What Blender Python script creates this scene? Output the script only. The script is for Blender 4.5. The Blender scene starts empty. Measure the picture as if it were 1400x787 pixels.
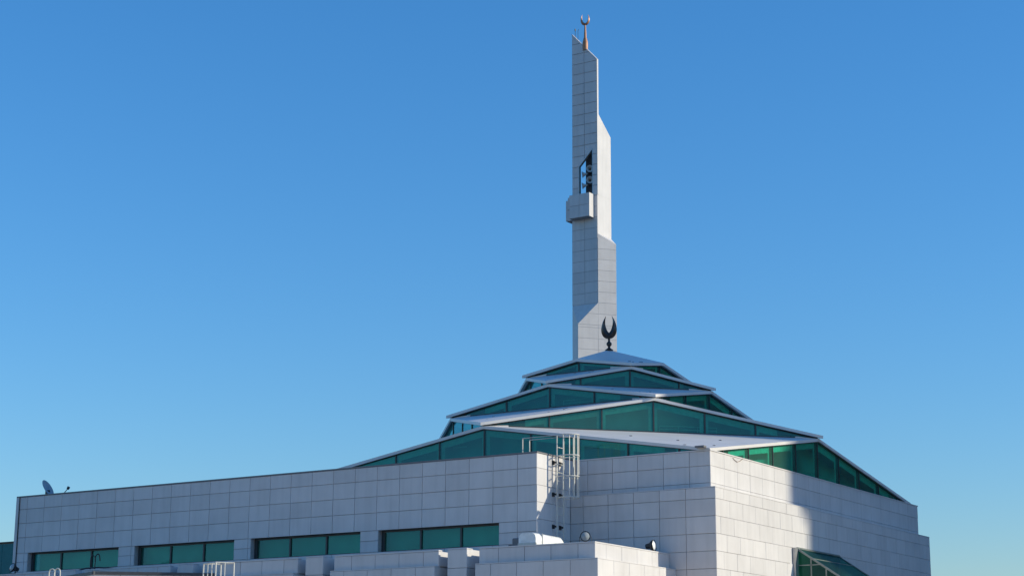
import bpy, bmesh, math, random
from mathutils import Vector, Matrix
random.seed(7)
S = bpy.context.scene
COL = S.collection
V = Vector

# ------------------------------------------------------------------ camera
cam_d = bpy.data.cameras.new('camera')
cam = bpy.data.objects.new('camera', cam_d)
COL.objects.link(cam)
F_PX, YAW, PITCH, ROLL = 2518.645, -0.5758, 0.2318, 0.0051
fw = V((math.sin(YAW)*math.cos(PITCH), math.cos(YAW)*math.cos(PITCH), math.sin(PITCH)))
rt = V((math.cos(YAW), -math.sin(YAW), 0)); up = rt.cross(fw)
r2 = rt*math.cos(ROLL) + up*math.sin(ROLL); u2 = up*math.cos(ROLL) - rt*math.sin(ROLL)
cam.matrix_world = Matrix(((r2.x, u2.x, -fw.x, 27.95), (r2.y, u2.y, -fw.y, -55.3533), (r2.z, u2.z, -fw.z, -9.0046), (0, 0, 0, 1)))
cam_d.sensor_width = 36; cam_d.lens = 36*F_PX/1400
cam_d.clip_start = 0.1; cam_d.clip_end = 9000
S.camera = cam

# ------------------------------------------------------------------ sky and sun
SK, SM = 0.48, 0.44            # sun direction (1, SK, SM)
SUN = V((1, SK, SM)).normalized()
EL = math.asin(SUN.z); AZ = math.atan2(SUN.x, SUN.y)
w = bpy.data.worlds.new('World'); S.world = w; w.use_nodes = True
nt = w.node_tree; bg = nt.nodes['Background']
sk = nt.nodes.new('ShaderNodeTexSky'); sk.sky_type = 'NISHITA'; sk.sun_disc = False
sk.sun_elevation = EL; sk.sun_rotation = AZ
sk.altitude = 0; sk.air_density = 1.35; sk.dust_density = 0.25; sk.ozone_density = 7.0
# a slightly deeper blue: saturation about the channel mean
dt = nt.nodes.new('ShaderNodeVectorMath'); dt.operation = 'DOT_PRODUCT'; dt.inputs[1].default_value = (1/3, 1/3, 1/3)
sc1 = nt.nodes.new('ShaderNodeVectorMath'); sc1.operation = 'SCALE'; sc1.inputs[3].default_value = 1.34
cb_ = nt.nodes.new('ShaderNodeCombineXYZ')
gy = nt.nodes.new('ShaderNodeMath'); gy.operation = 'MULTIPLY'; gy.inputs[1].default_value = -0.34
ad = nt.nodes.new('ShaderNodeVectorMath'); ad.operation = 'ADD'
mxm = nt.nodes.new('ShaderNodeVectorMath'); mxm.operation = 'MAXIMUM'; mxm.inputs[1].default_value = (0, 0, 0)
tn = nt.nodes.new('ShaderNodeVectorMath'); tn.operation = 'MULTIPLY'; tn.inputs[1].default_value = (1.12, 1.05, 1.09)
nt.links.new(sk.outputs[0], dt.inputs[0]); nt.links.new(sk.outputs[0], sc1.inputs[0])
nt.links.new(dt.outputs['Value'], gy.inputs[0])
for i_ in range(3): nt.links.new(gy.outputs[0], cb_.inputs[i_])
nt.links.new(sc1.outputs[0], ad.inputs[0]); nt.links.new(cb_.outputs[0], ad.inputs[1]); nt.links.new(ad.outputs[0], mxm.inputs[0])
nt.links.new(mxm.outputs[0], tn.inputs[0]); nt.links.new(tn.outputs[0], bg.inputs[0]); bg.inputs[1].default_value = 0.080
sd = bpy.data.lights.new('sun', 'SUN'); so = bpy.data.objects.new('sun', sd); COL.objects.link(so)
sd.energy = 2.48; sd.angle = math.radians(0.53); sd.color = (1.0, 0.92, 0.71)
so.rotation_euler = SUN.to_track_quat('Z', 'Y').to_euler()
S.view_settings.view_transform = 'Standard'; S.view_settings.look = 'None'
S.view_settings.exposure = 0.85; S.view_settings.gamma = 1.0; S.view_settings.use_curve_mapping = False
S.cycles.transparent_max_bounces = 24

# ------------------------------------------------------------------ materials
def newmat(name):
    m = bpy.data.materials.new(name); m.use_nodes = True
    return m, m.node_tree, m.node_tree.nodes['Principled BSDF']
def plain(name, col, rough=0.6, metal=0.0, spec=0.5, nscale=6.0, namt=0.12):
    m, t, b = newmat(name)
    tc = t.nodes.new('ShaderNodeTexCoord'); n = t.nodes.new('ShaderNodeTexNoise')
    n.inputs['Scale'].default_value = nscale; n.inputs['Detail'].default_value = 5
    t.links.new(tc.outputs['Object'], n.inputs['Vector'])
    r = t.nodes.new('ShaderNodeMapRange'); r.inputs[1].default_value = .3; r.inputs[2].default_value = .7
    r.inputs[3].default_value = 1-namt; r.inputs[4].default_value = 1+namt
    t.links.new(n.outputs[0], r.inputs[0])
    mx = t.nodes.new('ShaderNodeMix'); mx.data_type = 'RGBA'; mx.blend_type = 'MULTIPLY'
    mx.inputs[0].default_value = 1; mx.inputs[6].default_value = (*col, 1)
    t.links.new(r.outputs[0], mx.inputs[7]); t.links.new(mx.outputs[2], b.inputs['Base Color'])
    b.inputs['Roughness'].default_value = rough; b.inputs['Metallic'].default_value = metal
    b.inputs['Specular IOR Level'].default_value = spec
    return m
def stone(name, col, amt=0.045):
    """pale cladding panels: every panel a slightly different tone, fine speckle, faint rain streaks"""
    m, t, b = newmat(name); N = t.nodes.new; L = t.links.new
    oi = N('ShaderNodeObjectInfo'); geo = N('ShaderNodeNewGeometry')
    r1 = N('ShaderNodeMapRange'); r1.inputs[3].default_value = 1-amt; r1.inputs[4].default_value = 1+amt
    L(oi.outputs['Random'], r1.inputs[0])
    n1 = N('ShaderNodeTexNoise'); n1.inputs['Scale'].default_value = 1.3; n1.inputs['Detail'].default_value = 6
    L(geo.outputs['Position'], n1.inputs['Vector'])
    r2_ = N('ShaderNodeMapRange'); r2_.inputs[1].default_value = .3; r2_.inputs[2].default_value = .7
    r2_.inputs[3].default_value = .95; r2_.inputs[4].default_value = 1.04; L(n1.outputs[0], r2_.inputs[0])
    mp = N('ShaderNodeMapping'); mp.inputs['Scale'].default_value = (5, 5, .35)
    L(geo.outputs['Position'], mp.inputs[0])
    n2 = N('ShaderNodeTexNoise'); n2.inputs['Scale'].default_value = 1.0; n2.inputs['Detail'].default_value = 4
    L(mp.outputs[0], n2.inputs['Vector'])
    r3 = N('ShaderNodeMapRange'); r3.inputs[1].default_value = .45; r3.inputs[2].default_value = .75
    r3.inputs[3].default_value = 1.0; r3.inputs[4].default_value = .92; L(n2.outputs[0], r3.inputs[0])
    n3 = N('ShaderNodeTexNoise'); n3.inputs['Scale'].default_value = 60; n3.inputs['Detail'].default_value = 2
    L(geo.outputs['Position'], n3.inputs['Vector'])
    r4 = N('ShaderNodeMapRange'); r4.inputs[3].default_value = .96; r4.inputs[4].default_value = 1.04; L(n3.outputs[0], r4.inputs[0])
    def mul(a, c):
        q = N('ShaderNodeMath'); q.operation = 'MULTIPLY'; L(a, q.inputs[0]); L(c, q.inputs[1]); return q.outputs[0]
    f = mul(mul(r1.outputs[0], r2_.outputs[0]), mul(r3.outputs[0], r4.outputs[0]))
    mx = N('ShaderNodeMix'); mx.data_type = 'RGBA'; mx.blend_type = 'MULTIPLY'
    mx.inputs[0].default_value = 1; mx.inputs[6].default_value = (*col, 1); L(f, mx.inputs[7])
    L(mx.outputs[2], b.inputs['Base Color']); b.inputs['Roughness'].default_value = .55
    b.inputs['Specular IOR Level'].default_value = .3
    return m
def glass(name, tint, refl=1.0, body=.10):
    m = bpy.data.materials.new(name); m.use_nodes = True; t = m.node_tree; N = t.nodes.new; L = t.links.new
    t.nodes.remove(t.nodes['Principled BSDF']); out = t.nodes['Material Output']
    tr = N('ShaderNodeBsdfTransparent')
    oi = N('ShaderNodeObjectInfo'); rv = N('ShaderNodeMapRange'); rv.inputs[3].default_value = .82; rv.inputs[4].default_value = 1.08
    L(oi.outputs['Random'], rv.inputs[0])
    tv = N('ShaderNodeVectorMath'); tv.operation = 'SCALE'; tv.inputs[0].default_value = tint; L(rv.outputs[0], tv.inputs[3]); L(tv.outputs[0], tr.inputs[0])
    gl = N('ShaderNodeBsdfGlossy'); gl.inputs['Roughness'].default_value = .03; gl.inputs[0].default_value = (.34, .86, 1, 1)
    fr = N('ShaderNodeFresnel'); fr.inputs[0].default_value = 1.7
    geo = N('ShaderNodeNewGeometry'); n = N('ShaderNodeTexNoise'); n.inputs['Scale'].default_value = .7
    L(geo.outputs['Position'], n.inputs['Vector'])
    bp = N('ShaderNodeBump'); bp.inputs['Strength'].default_value = .03; bp.inputs['Distance'].default_value = .05
    L(n.outputs[0], bp.inputs['Height']); L(bp.outputs[0], gl.inputs['Normal'])
    q = N('ShaderNodeMath'); q.operation = 'MULTIPLY'; q.use_clamp = True; q.inputs[1].default_value = refl; L(fr.outputs[0], q.inputs[0])
    mx = N('ShaderNodeMixShader'); L(q.outputs[0], mx.inputs[0]); L(tr.outputs[0], mx.inputs[1]); L(gl.outputs[0], mx.inputs[2])
    df = N('ShaderNodeBsdfDiffuse'); df.inputs[0].default_value = (.26, .66, .48, 1)
    m2 = N('ShaderNodeMixShader'); m2.inputs[0].default_value = body
    L(mx.outputs[0], m2.inputs[1]); L(df.outputs[0], m2.inputs[2]); L(m2.outputs[0], out.inputs[0])
    return m

M_PANEL = stone('white_stone_panel', (.62, .595, .59))
M_JOINT = plain('panel_joint', (.40, .385, .38), .9)
M_WALL = stone('white_wall', (.61, .585, .58), .01)
M_ROOF = plain('pale_roof_sheet', (.66, .63, .61), .45, nscale=.8, namt=.06)
M_COPING = plain('grey_coping', (.16, .16, .17), .5)
M_GLASS = glass('green_tinted_glass', (.09, .80, .70), .9)
M_BAYGLASS = glass('dark_green_glass', (.10, .42, .30), .45, .03)
M_FRAME = plain('dark_glazing_frame', (.035, .045, .05), .4)
M_INNER = plain('pale_interior', (.50, .52, .50), .8, nscale=.6, namt=.2)
M_PALETRIM = plain('pale_trim', (.58, .64, .52), .7)
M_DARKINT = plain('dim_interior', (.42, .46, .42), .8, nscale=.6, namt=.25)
M_WHITEMETAL = plain('white_painted_metal', (.78, .78, .76), .4)
M_LADDER = plain('cream_painted_steel', (.62, .60, .54), .45)
M_GREYMETAL = plain('galvanised_metal', (.42, .43, .44), .35, .6)
M_BLACK = plain('black_metal', (.02, .02, .022), .45)
M_BRONZE = plain('dark_bronze', (.055, .042, .036), .32, .4)
M_COPPER = plain('weathered_copper', (.40, .19, .10), .5, .15)
M_LENS = plain('lamp_lens', (.34, .36, .36), .12)
M_SPEAKER = plain('grey_horn', (.50, .53, .54), .45)
M_DISH = plain('dish_grey', (.22, .27, .31), .45)
M_CABLE = plain('brown_cable', (.26, .17, .13), .7)
M_GROUND = plain('asphalt', (.07, .068, .065), .9, nscale=.2, namt=.2)
M_GREENWALL = plain('green_cladding', (.012, .17, .17), .45, spec=.25)

# ------------------------------------------------------------------ helpers
MC = {}
def mesh_of(name, verts, faces, smooth=False):
    me = bpy.data.meshes.new(name); me.from_pydata([tuple(v) for v in verts], [], faces); me.update()
    if smooth:
        for p in me.polygons: p.use_smooth = True
    return me
class MB:
    """collects shapes and links them as one mesh object"""
    def __init__(s): s.v = []; s.f = []
    def add(s, vs, fs):
        o = len(s.v); s.v += [V(v) for v in vs]; s.f += [tuple(i+o for i in f) for f in fs]; return s
    def box(s, x0, x1, y0, y1, z0, z1):
        vs = [(x, y, z) for z in (z0, z1) for (x, y) in ((x0, y0), (x1, y0), (x1, y1), (x0, y1))]
        return s.add(vs, [(3, 2, 1, 0), (4, 5, 6, 7), (0, 1, 5, 4), (1, 2, 6, 5), (2, 3, 7, 6), (3, 0, 4, 7)])
    def prism(s, pts, off):
        """polygon pts extruded by vector off"""
        n = len(pts); off = V(off); a = [V(p) for p in pts]
        return s.add(a+[p+off for p in a], [tuple(range(n-1, -1, -1)), tuple(range(n, 2*n))]+[(i, (i+1) % n, n+(i+1) % n, n+i) for i in range(n)])
    def bar(s, p, q, w_, h_, upv=(0, 0, 1)):
        p = V(p); q = V(q); d = (q-p).normalized(); sd_ = d.cross(V(upv))
        if sd_.length < 1e-4: sd_ = d.cross(V((1, 0, 0)))
        sd_.normalize(); un = sd_.cross(d)
        a = sd_*w_/2; b = un*h_/2
        return s.add([p-a-b, p+a-b, p+a+b, p-a+b, q-a-b, q+a-b, q+a+b, q-a+b], [(0, 1, 2, 3), (7, 6, 5, 4), (0, 4, 5, 1), (1, 5, 6, 2), (2, 6, 7, 3), (3, 7, 4, 0)])
    def tube(s, pts, r, n=8, cap=True):
        pts = [V(p) for p in pts]; rs = r if isinstance(r, (list, tuple)) else [r]*len(pts)
        prev = None; o = len(s.v)
        for i, p in enumerate(pts):
            d = (pts[min(i+1, len(pts)-1)]-pts[max(i-1, 0)]).normalized()
            if prev is None:
                a = d.cross(V((0, 0, 1)))
                if a.length < 1e-3: a = d.cross(V((1, 0, 0)))
            else: a = prev-d*prev.dot(d)
            a.normalize(); prev = a; b = d.cross(a)
            s.v += [p+(a*math.cos(2*math.pi*k/n)+b*math.sin(2*math.pi*k/n))*rs[i] for k in range(n)]
        for i in range(len(pts)-1):
            for k in range(n):
                s.f.append((o+i*n+k, o+i*n+(k+1) % n, o+(i+1)*n+(k+1) % n, o+(i+1)*n+k))
        if cap:
            s.f.append(tuple(o+k for k in range(n-1, -1, -1))); s.f.append(tuple(o+(len(pts)-1)*n+k for k in range(n)))
        return s
    def lathe(s, prof, c, ax=(0, 0, 1), n=20):
        """prof = [(r, h)] turned about axis ax through c"""
        ax = V(ax).normalized(); a = ax.cross(V((0, 0, 1)))
        if a.length < 1e-3: a = V((1, 0, 0))
        a.normalize(); b = ax.cross(a); c = V(c); o = len(s.v)
        for r, h in prof: s.v += [c+ax*h+(a*math.cos(2*math.pi*k/n)+b*math.sin(2*math.pi*k/n))*max(r, 1e-4) for k in range(n)]
        for i in range(len(prof)-1):
            for k in range(n): s.f.append((o+i*n+k, o+i*n+(k+1) % n, o+(i+1)*n+(k+1) % n, o+(i+1)*n+k))
        return s
    def build(s, name, mat, parent=None, smooth=False, bevel=0):
        me = mesh_of(name, s.v, s.f, False)
        bm = bmesh.new(); bm.from_mesh(me); bmesh.ops.recalc_face_normals(bm, faces=bm.faces[:])
        if bevel: bmesh.ops.bevel(bm, geom=bm.edges[:], offset=bevel, segments=1, affect='EDGES')
        bm.to_mesh(me); bm.free()
        if smooth:
            for p in me.polygons: p.use_smooth = True
            try: me.set_sharp_from_angle(angle=math.radians(40))
            except Exception: pass
        return link(name, me, mat, parent)
def link(name, me, mat, parent=None, loc=None, rotz=0):
    if mat and not me.materials: me.materials.append(mat)
    o = bpy.data.objects.new(name, me); COL.objects.link(o)
    if loc is not None: o.location = loc
    o.rotation_euler.z = rotz
    if parent:
        o.parent = parent
        if parent.type == 'EMPTY': o.matrix_parent_inverse = Matrix.Translation(-parent.location)
    return o
def thing(name, label, cat, loc, group=None):
    o = bpy.data.objects.new(name, None); COL.objects.link(o); o.location = loc; o.empty_display_size = .3
    o['label'] = label; o['category'] = cat
    if group: o['group'] = group
    return o
def tag(o, label, cat, group=None):
    o['label'] = label; o['category'] = cat
    if group: o['group'] = group
    return o

PGAP = .015
def panel(parent, p0, d, n, s0, s1, z0, z1, mat=None, gap=PGAP, th=.035):
    """one cladding panel, front face in the plane through p0 with direction d and outward normal n"""
    L, H = round(s1-s0-gap, 3), round(z1-z0-gap, 3)
    if L < .03 or H < .03: return None
    mat = mat or M_PANEL
    key = (L, H, mat.name)
    if key not in MC:
        b = .006; x, z = L/2, H/2
        vs = [(-x, 0, -z), (x, 0, -z), (x, 0, z), (-x, 0, z), (-x, -th+b, -z), (x, -th+b, -z), (x, -th+b, z), (-x, -th+b, z),
              (-x+b, -th, -z+b), (x-b, -th, -z+b), (x-b, -th, z-b), (-x+b, -th, z-b)]
        fs = [(8, 9, 10, 11)] + [(4+i, 4+(i+1) % 4, 8+(i+1) % 4, 8+i) for i in range(4)] + [(i, (i+1) % 4, 4+(i+1) % 4, 4+i) for i in range(4)]
        me = mesh_of('panel', vs, fs); me.materials.append(mat); MC[key] = me
    d = V((d[0], d[1], 0)).normalized(); n = V((n[0], n[1], 0)).normalized()
    jit = random.uniform(-.003, .003)
    c = V((p0[0], p0[1], 0)) + d*(s0+s1)/2 - n*(th-jit); c.z = (z0+z1)/2
    # local -y must face along n
    o = bpy.data.objects.new('panel', MC[key]); COL.objects.link(o)
    o.location = c; o.rotation_euler = (random.uniform(-.0015, .0015), 0, math.atan2(n.x, -n.y)+random.uniform(-.0015, .0015))
    o.parent = parent
    if parent.type == 'EMPTY': o.matrix_parent_inverse = Matrix.Translation(-parent.location)
    return o
def grid(parent, p0, d, n, ss, zs, skip=None, **k):
    for a, b in zip(ss[:-1], ss[1:]):
        for z1, z0 in zip(zs[:-1], zs[1:]):
            if skip and skip((a+b)/2, (z0+z1)/2): continue
            panel(parent, p0, d, n, a, b, z0, z1, **k)
def frange(a, b, first, step=1.0):
    """edges from a to b, the first joint at 'first', then every step"""
    r = [a]; x = first
    while x < b-.02:
        if x > a+.02: r.append(x)
        x += step
    return r+[b]

TH = .035          # panel thickness: the backing wall stands this far behind the panel faces
R1, RH, HL, E1 = .534, .5785, 1.287, .34
ZG = -10.6
# ------------------------------------------------------------------ ground
g = mesh_of('ground', [(-4000, -4000, ZG), (4000, -4000, ZG), (4000, 4000, ZG), (-4000, 4000, ZG)], [(0, 1, 2, 3)])
go = link('ground', g, M_GROUND); go['kind'] = 'structure'

# ------------------------------------------------------------------ prayer hall
hall = thing('prayer_hall', 'white panelled prayer hall under stepped green glass gables rising to a small pyramid', 'building', (-9.24, 9.24, ZG))
HW = 19.2
wall = MB().box(-18.5+TH, -TH, TH, HW-TH, -HL-.2, -.03).build('upper_wall', M_JOINT, hall)
lower = MB().box(-18.5-E1+TH, E1-TH, -E1+TH, HW+E1-TH, ZG, -HL-.03).build('lower_wall', M_JOINT, hall)
# ledge top and coping
MB().box(-18.84, E1, -E1, HW+E1, -HL-.03, -HL).build('ledge', M_WALL, hall)
cp = MB()
cp.box(-18.52, .02, -.02, .22, -.03, .012).box(-.2, .02, .22, HW-.2, -.03, .012).box(-18.52, .02, HW-.2, HW+.02, -.03, .012).box(-18.52, -18.3, .22, HW-.2, -.03, .012)
cp.build('coping', M_WALL, hall)
MB().box(-18.3, -.2, .2, HW-.2, -.06, -.035).build('roof_deck', M_ROOF, hall)
zs_u = [-.03, -R1, -R1-RH, -HL]
# left-facing recessed wall: upper and lower
grid(wall, (0, 0), (-1, 0), (0, -1), frange(0, 5.287, .79), zs_u)
zs_l = [-HL-.03, -HL-.4]+[-HL-.4-RH*i for i in range(1, 7)]
grid(lower, (E1, -E1), (-1, 0), (0, -1), frange(0, 5.287+E1, 1.12), zs_l)
# right-facing wall (sunlit)
grid(wall, (0, 0), (0, 1), (1, 0), frange(0, HW, 1.05), zs_u, gap=.008)
offs = [.62, 1.05, .35, .8, .55, 1.0, .3]
for r in range(len(zs_l)-1):
    grid(lower, (E1, -E1), (0, 1), (1, 0), frange(0, HW+2*E1, offs[r]), zs_l[r:r+2], gap=.008,
         skip=lambda s, z: 5.75 < s-E1 < 9.7 and z < -2.9 - 0.0)
# fill the cut panels round the bay window with matching pieces
for r in range(len(zs_l)-1):
    z1, z0 = zs_l[r], zs_l[r+1]
    if (z0+z1)/2 < -2.9:
        pass
b_ = MB().box(-18.9, E1-.002, -E1+.01, HW+E1-.01, ZG+.01, zs_l[-1])
b_.build('plinth', M_WALL, hall)

# roof tiers --------------------------------------------------------------
CX, CY = -9.24, 9.24
A1 = 9.1
def tier(k, Rc, Rp, ang0, zb, zt, ztop, lift_in):
    """Rc corner radius, Rp peak radius (apothem of the square), ang0 angle of the first corner, glass from zb, roof top at zt at the peaks"""
    T = .11
    cors = []; pks = []
    for i in range(4):
        a = ang0+i*math.pi/2
        cors.append(V((CX+Rc*math.cos(a), CY+Rc*math.sin(a), 0)))
        pks.append(V((CX+Rp*math.cos(a+math.pi/4), CY+Rp*math.sin(a+math.pi/4), 0)))
    fr = MB(); panes = []
    for i in range(4):
        A, B = cors[i], cors[(i+1) % 4]; mid = (A+B)/2; d = (B-A).normalized(); half = (B-A).length/2
        n = (mid-V((CX, CY, 0))).normalized()
        top = zt-T+.01
        h = lambda s: zb+.03+(top-zb-.03)*max(0, 1-abs(s)/half)
        m = 0; ms = []
        while m < half-.25: ms.append(m); m += 2.0
        edges = sorted(set([-half]+[-q for q in ms]+ms+[half]))
        for s in ms+[-q for q in ms if q > 0]:
            p = mid+d*s; wd = .05
            fr.bar(p+V((0, 0, zb-.02))-n*.05, p+V((0, 0, h(s)+.01))-n*.05, wd, .16, n)
        # sill and head rails
        fr.bar(A+V((0, 0, zb+.02)), B+V((0, 0, zb+.02)), .1, .05)
        for P_ in (A, B):
            fr.bar(P_+V((0, 0, zb+.03)), mid+V((0, 0, h(0)-.015)), .1, .05)
        for s0, s1 in zip(edges[:-1], edges[1:]):
            pts = [mid+d*s0+V((0, 0, zb+.03)), mid+d*s1+V((0, 0, zb+.03)), mid+d*s1+V((0, 0, h(s1))), mid+d*s0+V((0, 0, h(s0)))]
            if h(s0)-zb < .04: pts.pop(3)
            elif h(s1)-zb < .04: pts.pop(2)
            panes.append((pts, n))
    fo = fr.build('roof_tier', M_FRAME, hall)
    for pts, n in panes:
        me = mesh_of('pane', pts, [tuple(range(len(pts)))])
        link('pane', me, M_GLASS, fo)
    # roof slabs: one triangle per corner
    for i in range(4):
        C_ = cors[i]; Pa, Pb = pks[i-1], pks[i]; c0 = V((CX, CY, 0))
        rad = (C_-c0).normalized()
        ov = .27 if k > 1 else .18
        C2 = C_+rad*ov
        Pa2 = Pa+(Pa-c0).normalized()*.10; Pb2 = Pb+(Pb-c0).normalized()*.10
        zc = zb+T-.01
        chord = (Pa2+Pb2)/2
        run = (C2-chord).length; slope = (zt-zc)/run
        ins = .95
        Pa3 = Pa2-rad*ins; Pb3 = Pb2-rad*ins
        zi = zt+slope*ins*.25
        top = [C2+V((0, 0, zc)), Pb2+V((0, 0, zt)), Pb3+V((0, 0, zi)), Pa3+V((0, 0, zi)), Pa2+V((0, 0, zt))]
        if k == 5: top = [C2+V((0, 0, zc)), Pb2+V((0, 0, zt)), V((CX, CY, ztop)), Pa2+V((0, 0, zt))]
        mb = MB(); nn = len(top); bot = [p-V((0, 0, T)) for p in top]
        if k == 5:
            mb.add(top+bot, [(0, 1, 3), (1, 2, 3), (4, 7, 5), (5, 7, 6)]+[(j, (j+1) % nn, nn+(j+1) % nn, nn+j) for j in range(nn)])
        else:
            mb.add(top+bot, [(0, 1, 4), (1, 2, 3, 4), (5, 9, 6), (6, 9, 8, 7)]+[(j, (j+1) % nn, nn+(j+1) % nn, nn+j) for j in range(nn)])
        mb.build('roof_slab', M_ROOF, fo)
    # pale border behind the panes, along the eaves and beside the mullions
    fb_ = MB()
    for i in range(4):
        A, B = cors[i], cors[(i+1) % 4]; mid = (A+B)/2; d = (B-A).normalized(); half = (B-A).length/2
        n = (mid-V((CX, CY, 0))).normalized(); off = -n*.10
        H_ = (zt-T+.01)-(zb+.03); hh = lambda s: zb+.03+H_*max(0, 1-abs(s)/half); bw_ = min(.26, H_*.3)
        for sg in (-1, 1):
            e = half*(1-(bw_+.02)/H_)
            fb_.add([mid+off+d*sg*e+V((0, 0, hh(e))), mid+off+V((0, 0, hh(0))), mid+off+V((0, 0, hh(0)-bw_)), mid+off+d*sg*e+V((0, 0, zb+.05))], [(0, 1, 2, 3)])
            m = 0
            while m < half-1.0:
                for sd2 in ((1,) if m == 0 else (1, -1)):
                    s0, s1 = m+sd2*.02, m+sd2*.17
                    fb_.add([mid+off*1.05+d*sg*s0+V((0, 0, zb+.04)), mid+off*1.05+d*sg*s1+V((0, 0, zb+.04)), mid+off*1.05+d*sg*s1+V((0, 0, hh(s1))), mid+off*1.05+d*sg*s0+V((0, 0, hh(s0)))], [(0, 1, 2, 3)])
                m += 2.0
    fb_.build('glass_border', M_PALETRIM, fo)
    # inner lining: pale wall behind the glass
    li = MB()
    q = .75
    for i in range(4):
        A, B = cors[i], cors[(i+1) % 4]; mid = (A+B)/2; n = (mid-V((CX, CY, 0))).normalized(); d = (B-A).normalized(); half = (B-A).length/2
        h2 = (zt-zb-.1)*(q/half)
        a0, b0 = A+d*q-n*q, B-d*q-n*q
        li.add([a0+V((0, 0, zb-.05)), b0+V((0, 0, zb-.05)), b0+V((0, 0, zb+.02)), mid-n*q+V((0, 0, zt-.16)), a0+V((0, 0, zb+.02))], [(0, 1, 2, 3, 4)])
    li.build('inner_lining', M_DARKINT, fo)
    ir = MB()
    if k < 4:
        for i in range(4):
            A, B = cors[i], cors[(i+1) % 4]; mid = (A+B)/2; n = (mid-V((CX, CY, 0))).normalized(); d = (B-A).normalized()
            for s0, s1, zz in ((.35, 2.6, .22), (.35, 2.6, .34), (-1.7, -1.1, (zt-zb)*.62)):
                ir.bar(mid-n*.45+d*s0+V((0, 0, zb+zz)), mid-n*.45+d*s1+V((0, 0, zb+zz)), .03, .03)
            for s0 in (.35, 1.1, 1.85, 2.6): ir.bar(mid-n*.45+d*s0+V((0, 0, zb)), mid-n*.45+d*s0+V((0, 0, zb+.34)), .02, .02)
        ir.build('inner_rail', M_PALETRIM, fo)
    fx_ = MB(); rr = random.Random(k)
    for i in range(4):
        C_ = cors[i]; rad = (C_-V((CX, CY, 0))).normalized(); tg = V((-rad.y, rad.x, 0)); run = (C_-(pks[i-1]+pks[i])/2).length
        for q in range(5):
            u_ = rr.uniform(.05, .8); p = C_-rad*run*u_+tg*rr.uniform(-.8, .8)*run*u_; zz = zb+T+(zt-zb-T)*u_
            fx_.box(p.x-.05, p.x+.05, p.y-.03, p.y+.03, zz-.03, zz+.045)
    fo2 = fx_.build('roof_fixings', M_COPING, fo); fo2['kind'] = 'stuff'
z = [-.05, 1.567, 2.868, 3.814, 4.640, 5.166, 5.964]
ap = [A1, 6.47, 4.62, 3.36, 2.46]
rc = A1*math.sqrt(2)
for k in range(1, 6):
    tier(k, rc, ap[k-1], -math.pi/4 if k % 2 else 0.0, z[k-1], z[k], z[6], 0)
    rc = ap[k-1]

def crescent(c, outer, inner, th, axdir):
    """horns-up crescent in the vertical plane containing axdir; c = its lowest point; outlines (x, z) from the bottom to the right tip"""
    def smooth(pl, n=14):
        out = []; m = len(pl)-1
        for k in range(n+1):
            t = k/n*m; i = min(int(t), m-1); f = t-i
            p0, p1, p2, p3 = pl[max(i-1, 0)], pl[i], pl[i+1], pl[min(i+2, m)]
            out.append(tuple(.5*(2*b+(c_-a_)*f+(2*a_-5*b+4*c_-d_)*f*f+(3*b-a_-3*c_+d_)*f**3) for a_, b, c_, d_ in zip(p0, p1, p2, p3)))
        return out
    o = smooth(outer); i_ = smooth(inner)
    o = [(-x, z_) for x, z_ in o[:0:-1]]+o; i_ = [(-x, z_) for x, z_ in i_[:0:-1]]+i_
    a = V((axdir[0], axdir[1], 0)).normalized(); nrm = V((-a.y, a.x, 0)); vs = []
    for (ox, oz), (ix, iz) in zip(o, i_):
        mx_, mz = (ox+ix)/2, (oz+iz)/2; w2 = min(1, math.hypot(ox-ix, oz-iz)/.12)*th/2
        vs += [c+a*ox+V((0, 0, oz)), c+a*mx_+V((0, 0, mz))+nrm*w2, c+a*ix+V((0, 0, iz)), c+a*mx_+V((0, 0, mz))-nrm*w2]
    n = len(o)-1
    return MB().add(vs, [(4*k+j, 4*k+(j+1) % 4, 4*k+4+(j+1) % 4, 4*k+4+j) for k in range(n) for j in range(4)])
# dark crescent finial on the apex
camright = (r2.x, r2.y)
stem = MB().lathe([(.0, 0), (.16, 0), (.17, .03), (.07, .10), (.045, .16), (.06, .18), (.105, .24), (.115, .28), (.10, .33), (.05, .38), (.04, .44), (.06, .47), (.04, .50), (.05, .56), (0, .57)], (-9.2, 9.24, 5.93), n=16)
fst = stem.build('crescent_finial', M_BRONZE, hall, smooth=True)
MB().box(-.46, -.12, -.22, -.02, .07, .13).build('corner_cap', M_COPING, hall)
crescent(V((-9.2, 9.24, 6.42)), [(0, 0), (.14, .03), (.25, .12), (.315, .26), (.33, .42), (.295, .62), (.22, .82), (.115, .98)], [(0, .26), (.07, .35), (.125, .49), (.155, .64), (.155, .80), (.115, .98)], .16, (.95, .3)).build('crescent', M_BRONZE, fst, smooth=True)

# triangular bay window on the sunlit wall
bw = thing_dummy = None
v0, v1, zt_, = 5.965, 9.72, -2.84
ox, oz = 2.6, -1.70          # outward and downward run of the sloping roof
xw = E1
fb = MB()
zb_ = zt_+oz
for v in (v0, v1):
    fb.bar((xw+.04, v, zt_-.02), (xw+ox, v, zb_), .06, .06)
    fb.bar((xw+.05, v, zb_-.6), (xw+.05, v, zt_), .10, .10, (1, 0, 0))
fb.bar((xw+.05, v0, zt_), (xw+.05, v1, zt_), .08, .06)
fb.bar((xw+.6, v0, zt_+oz*.6/ox), (xw+.6, v1, zt_+oz*.6/ox), .03, .03)
for xx in (.58, 1.15, 1.75):
    fb.bar((xw+xx, v0, zb_-.6), (xw+xx, v0, zt_+oz*xx/ox), .035, .05, (1, 0, 0))
fb.bar((xw, v0, zt_-.62), (xw+.95, v0, zt_-.62), .035, .035)
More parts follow.
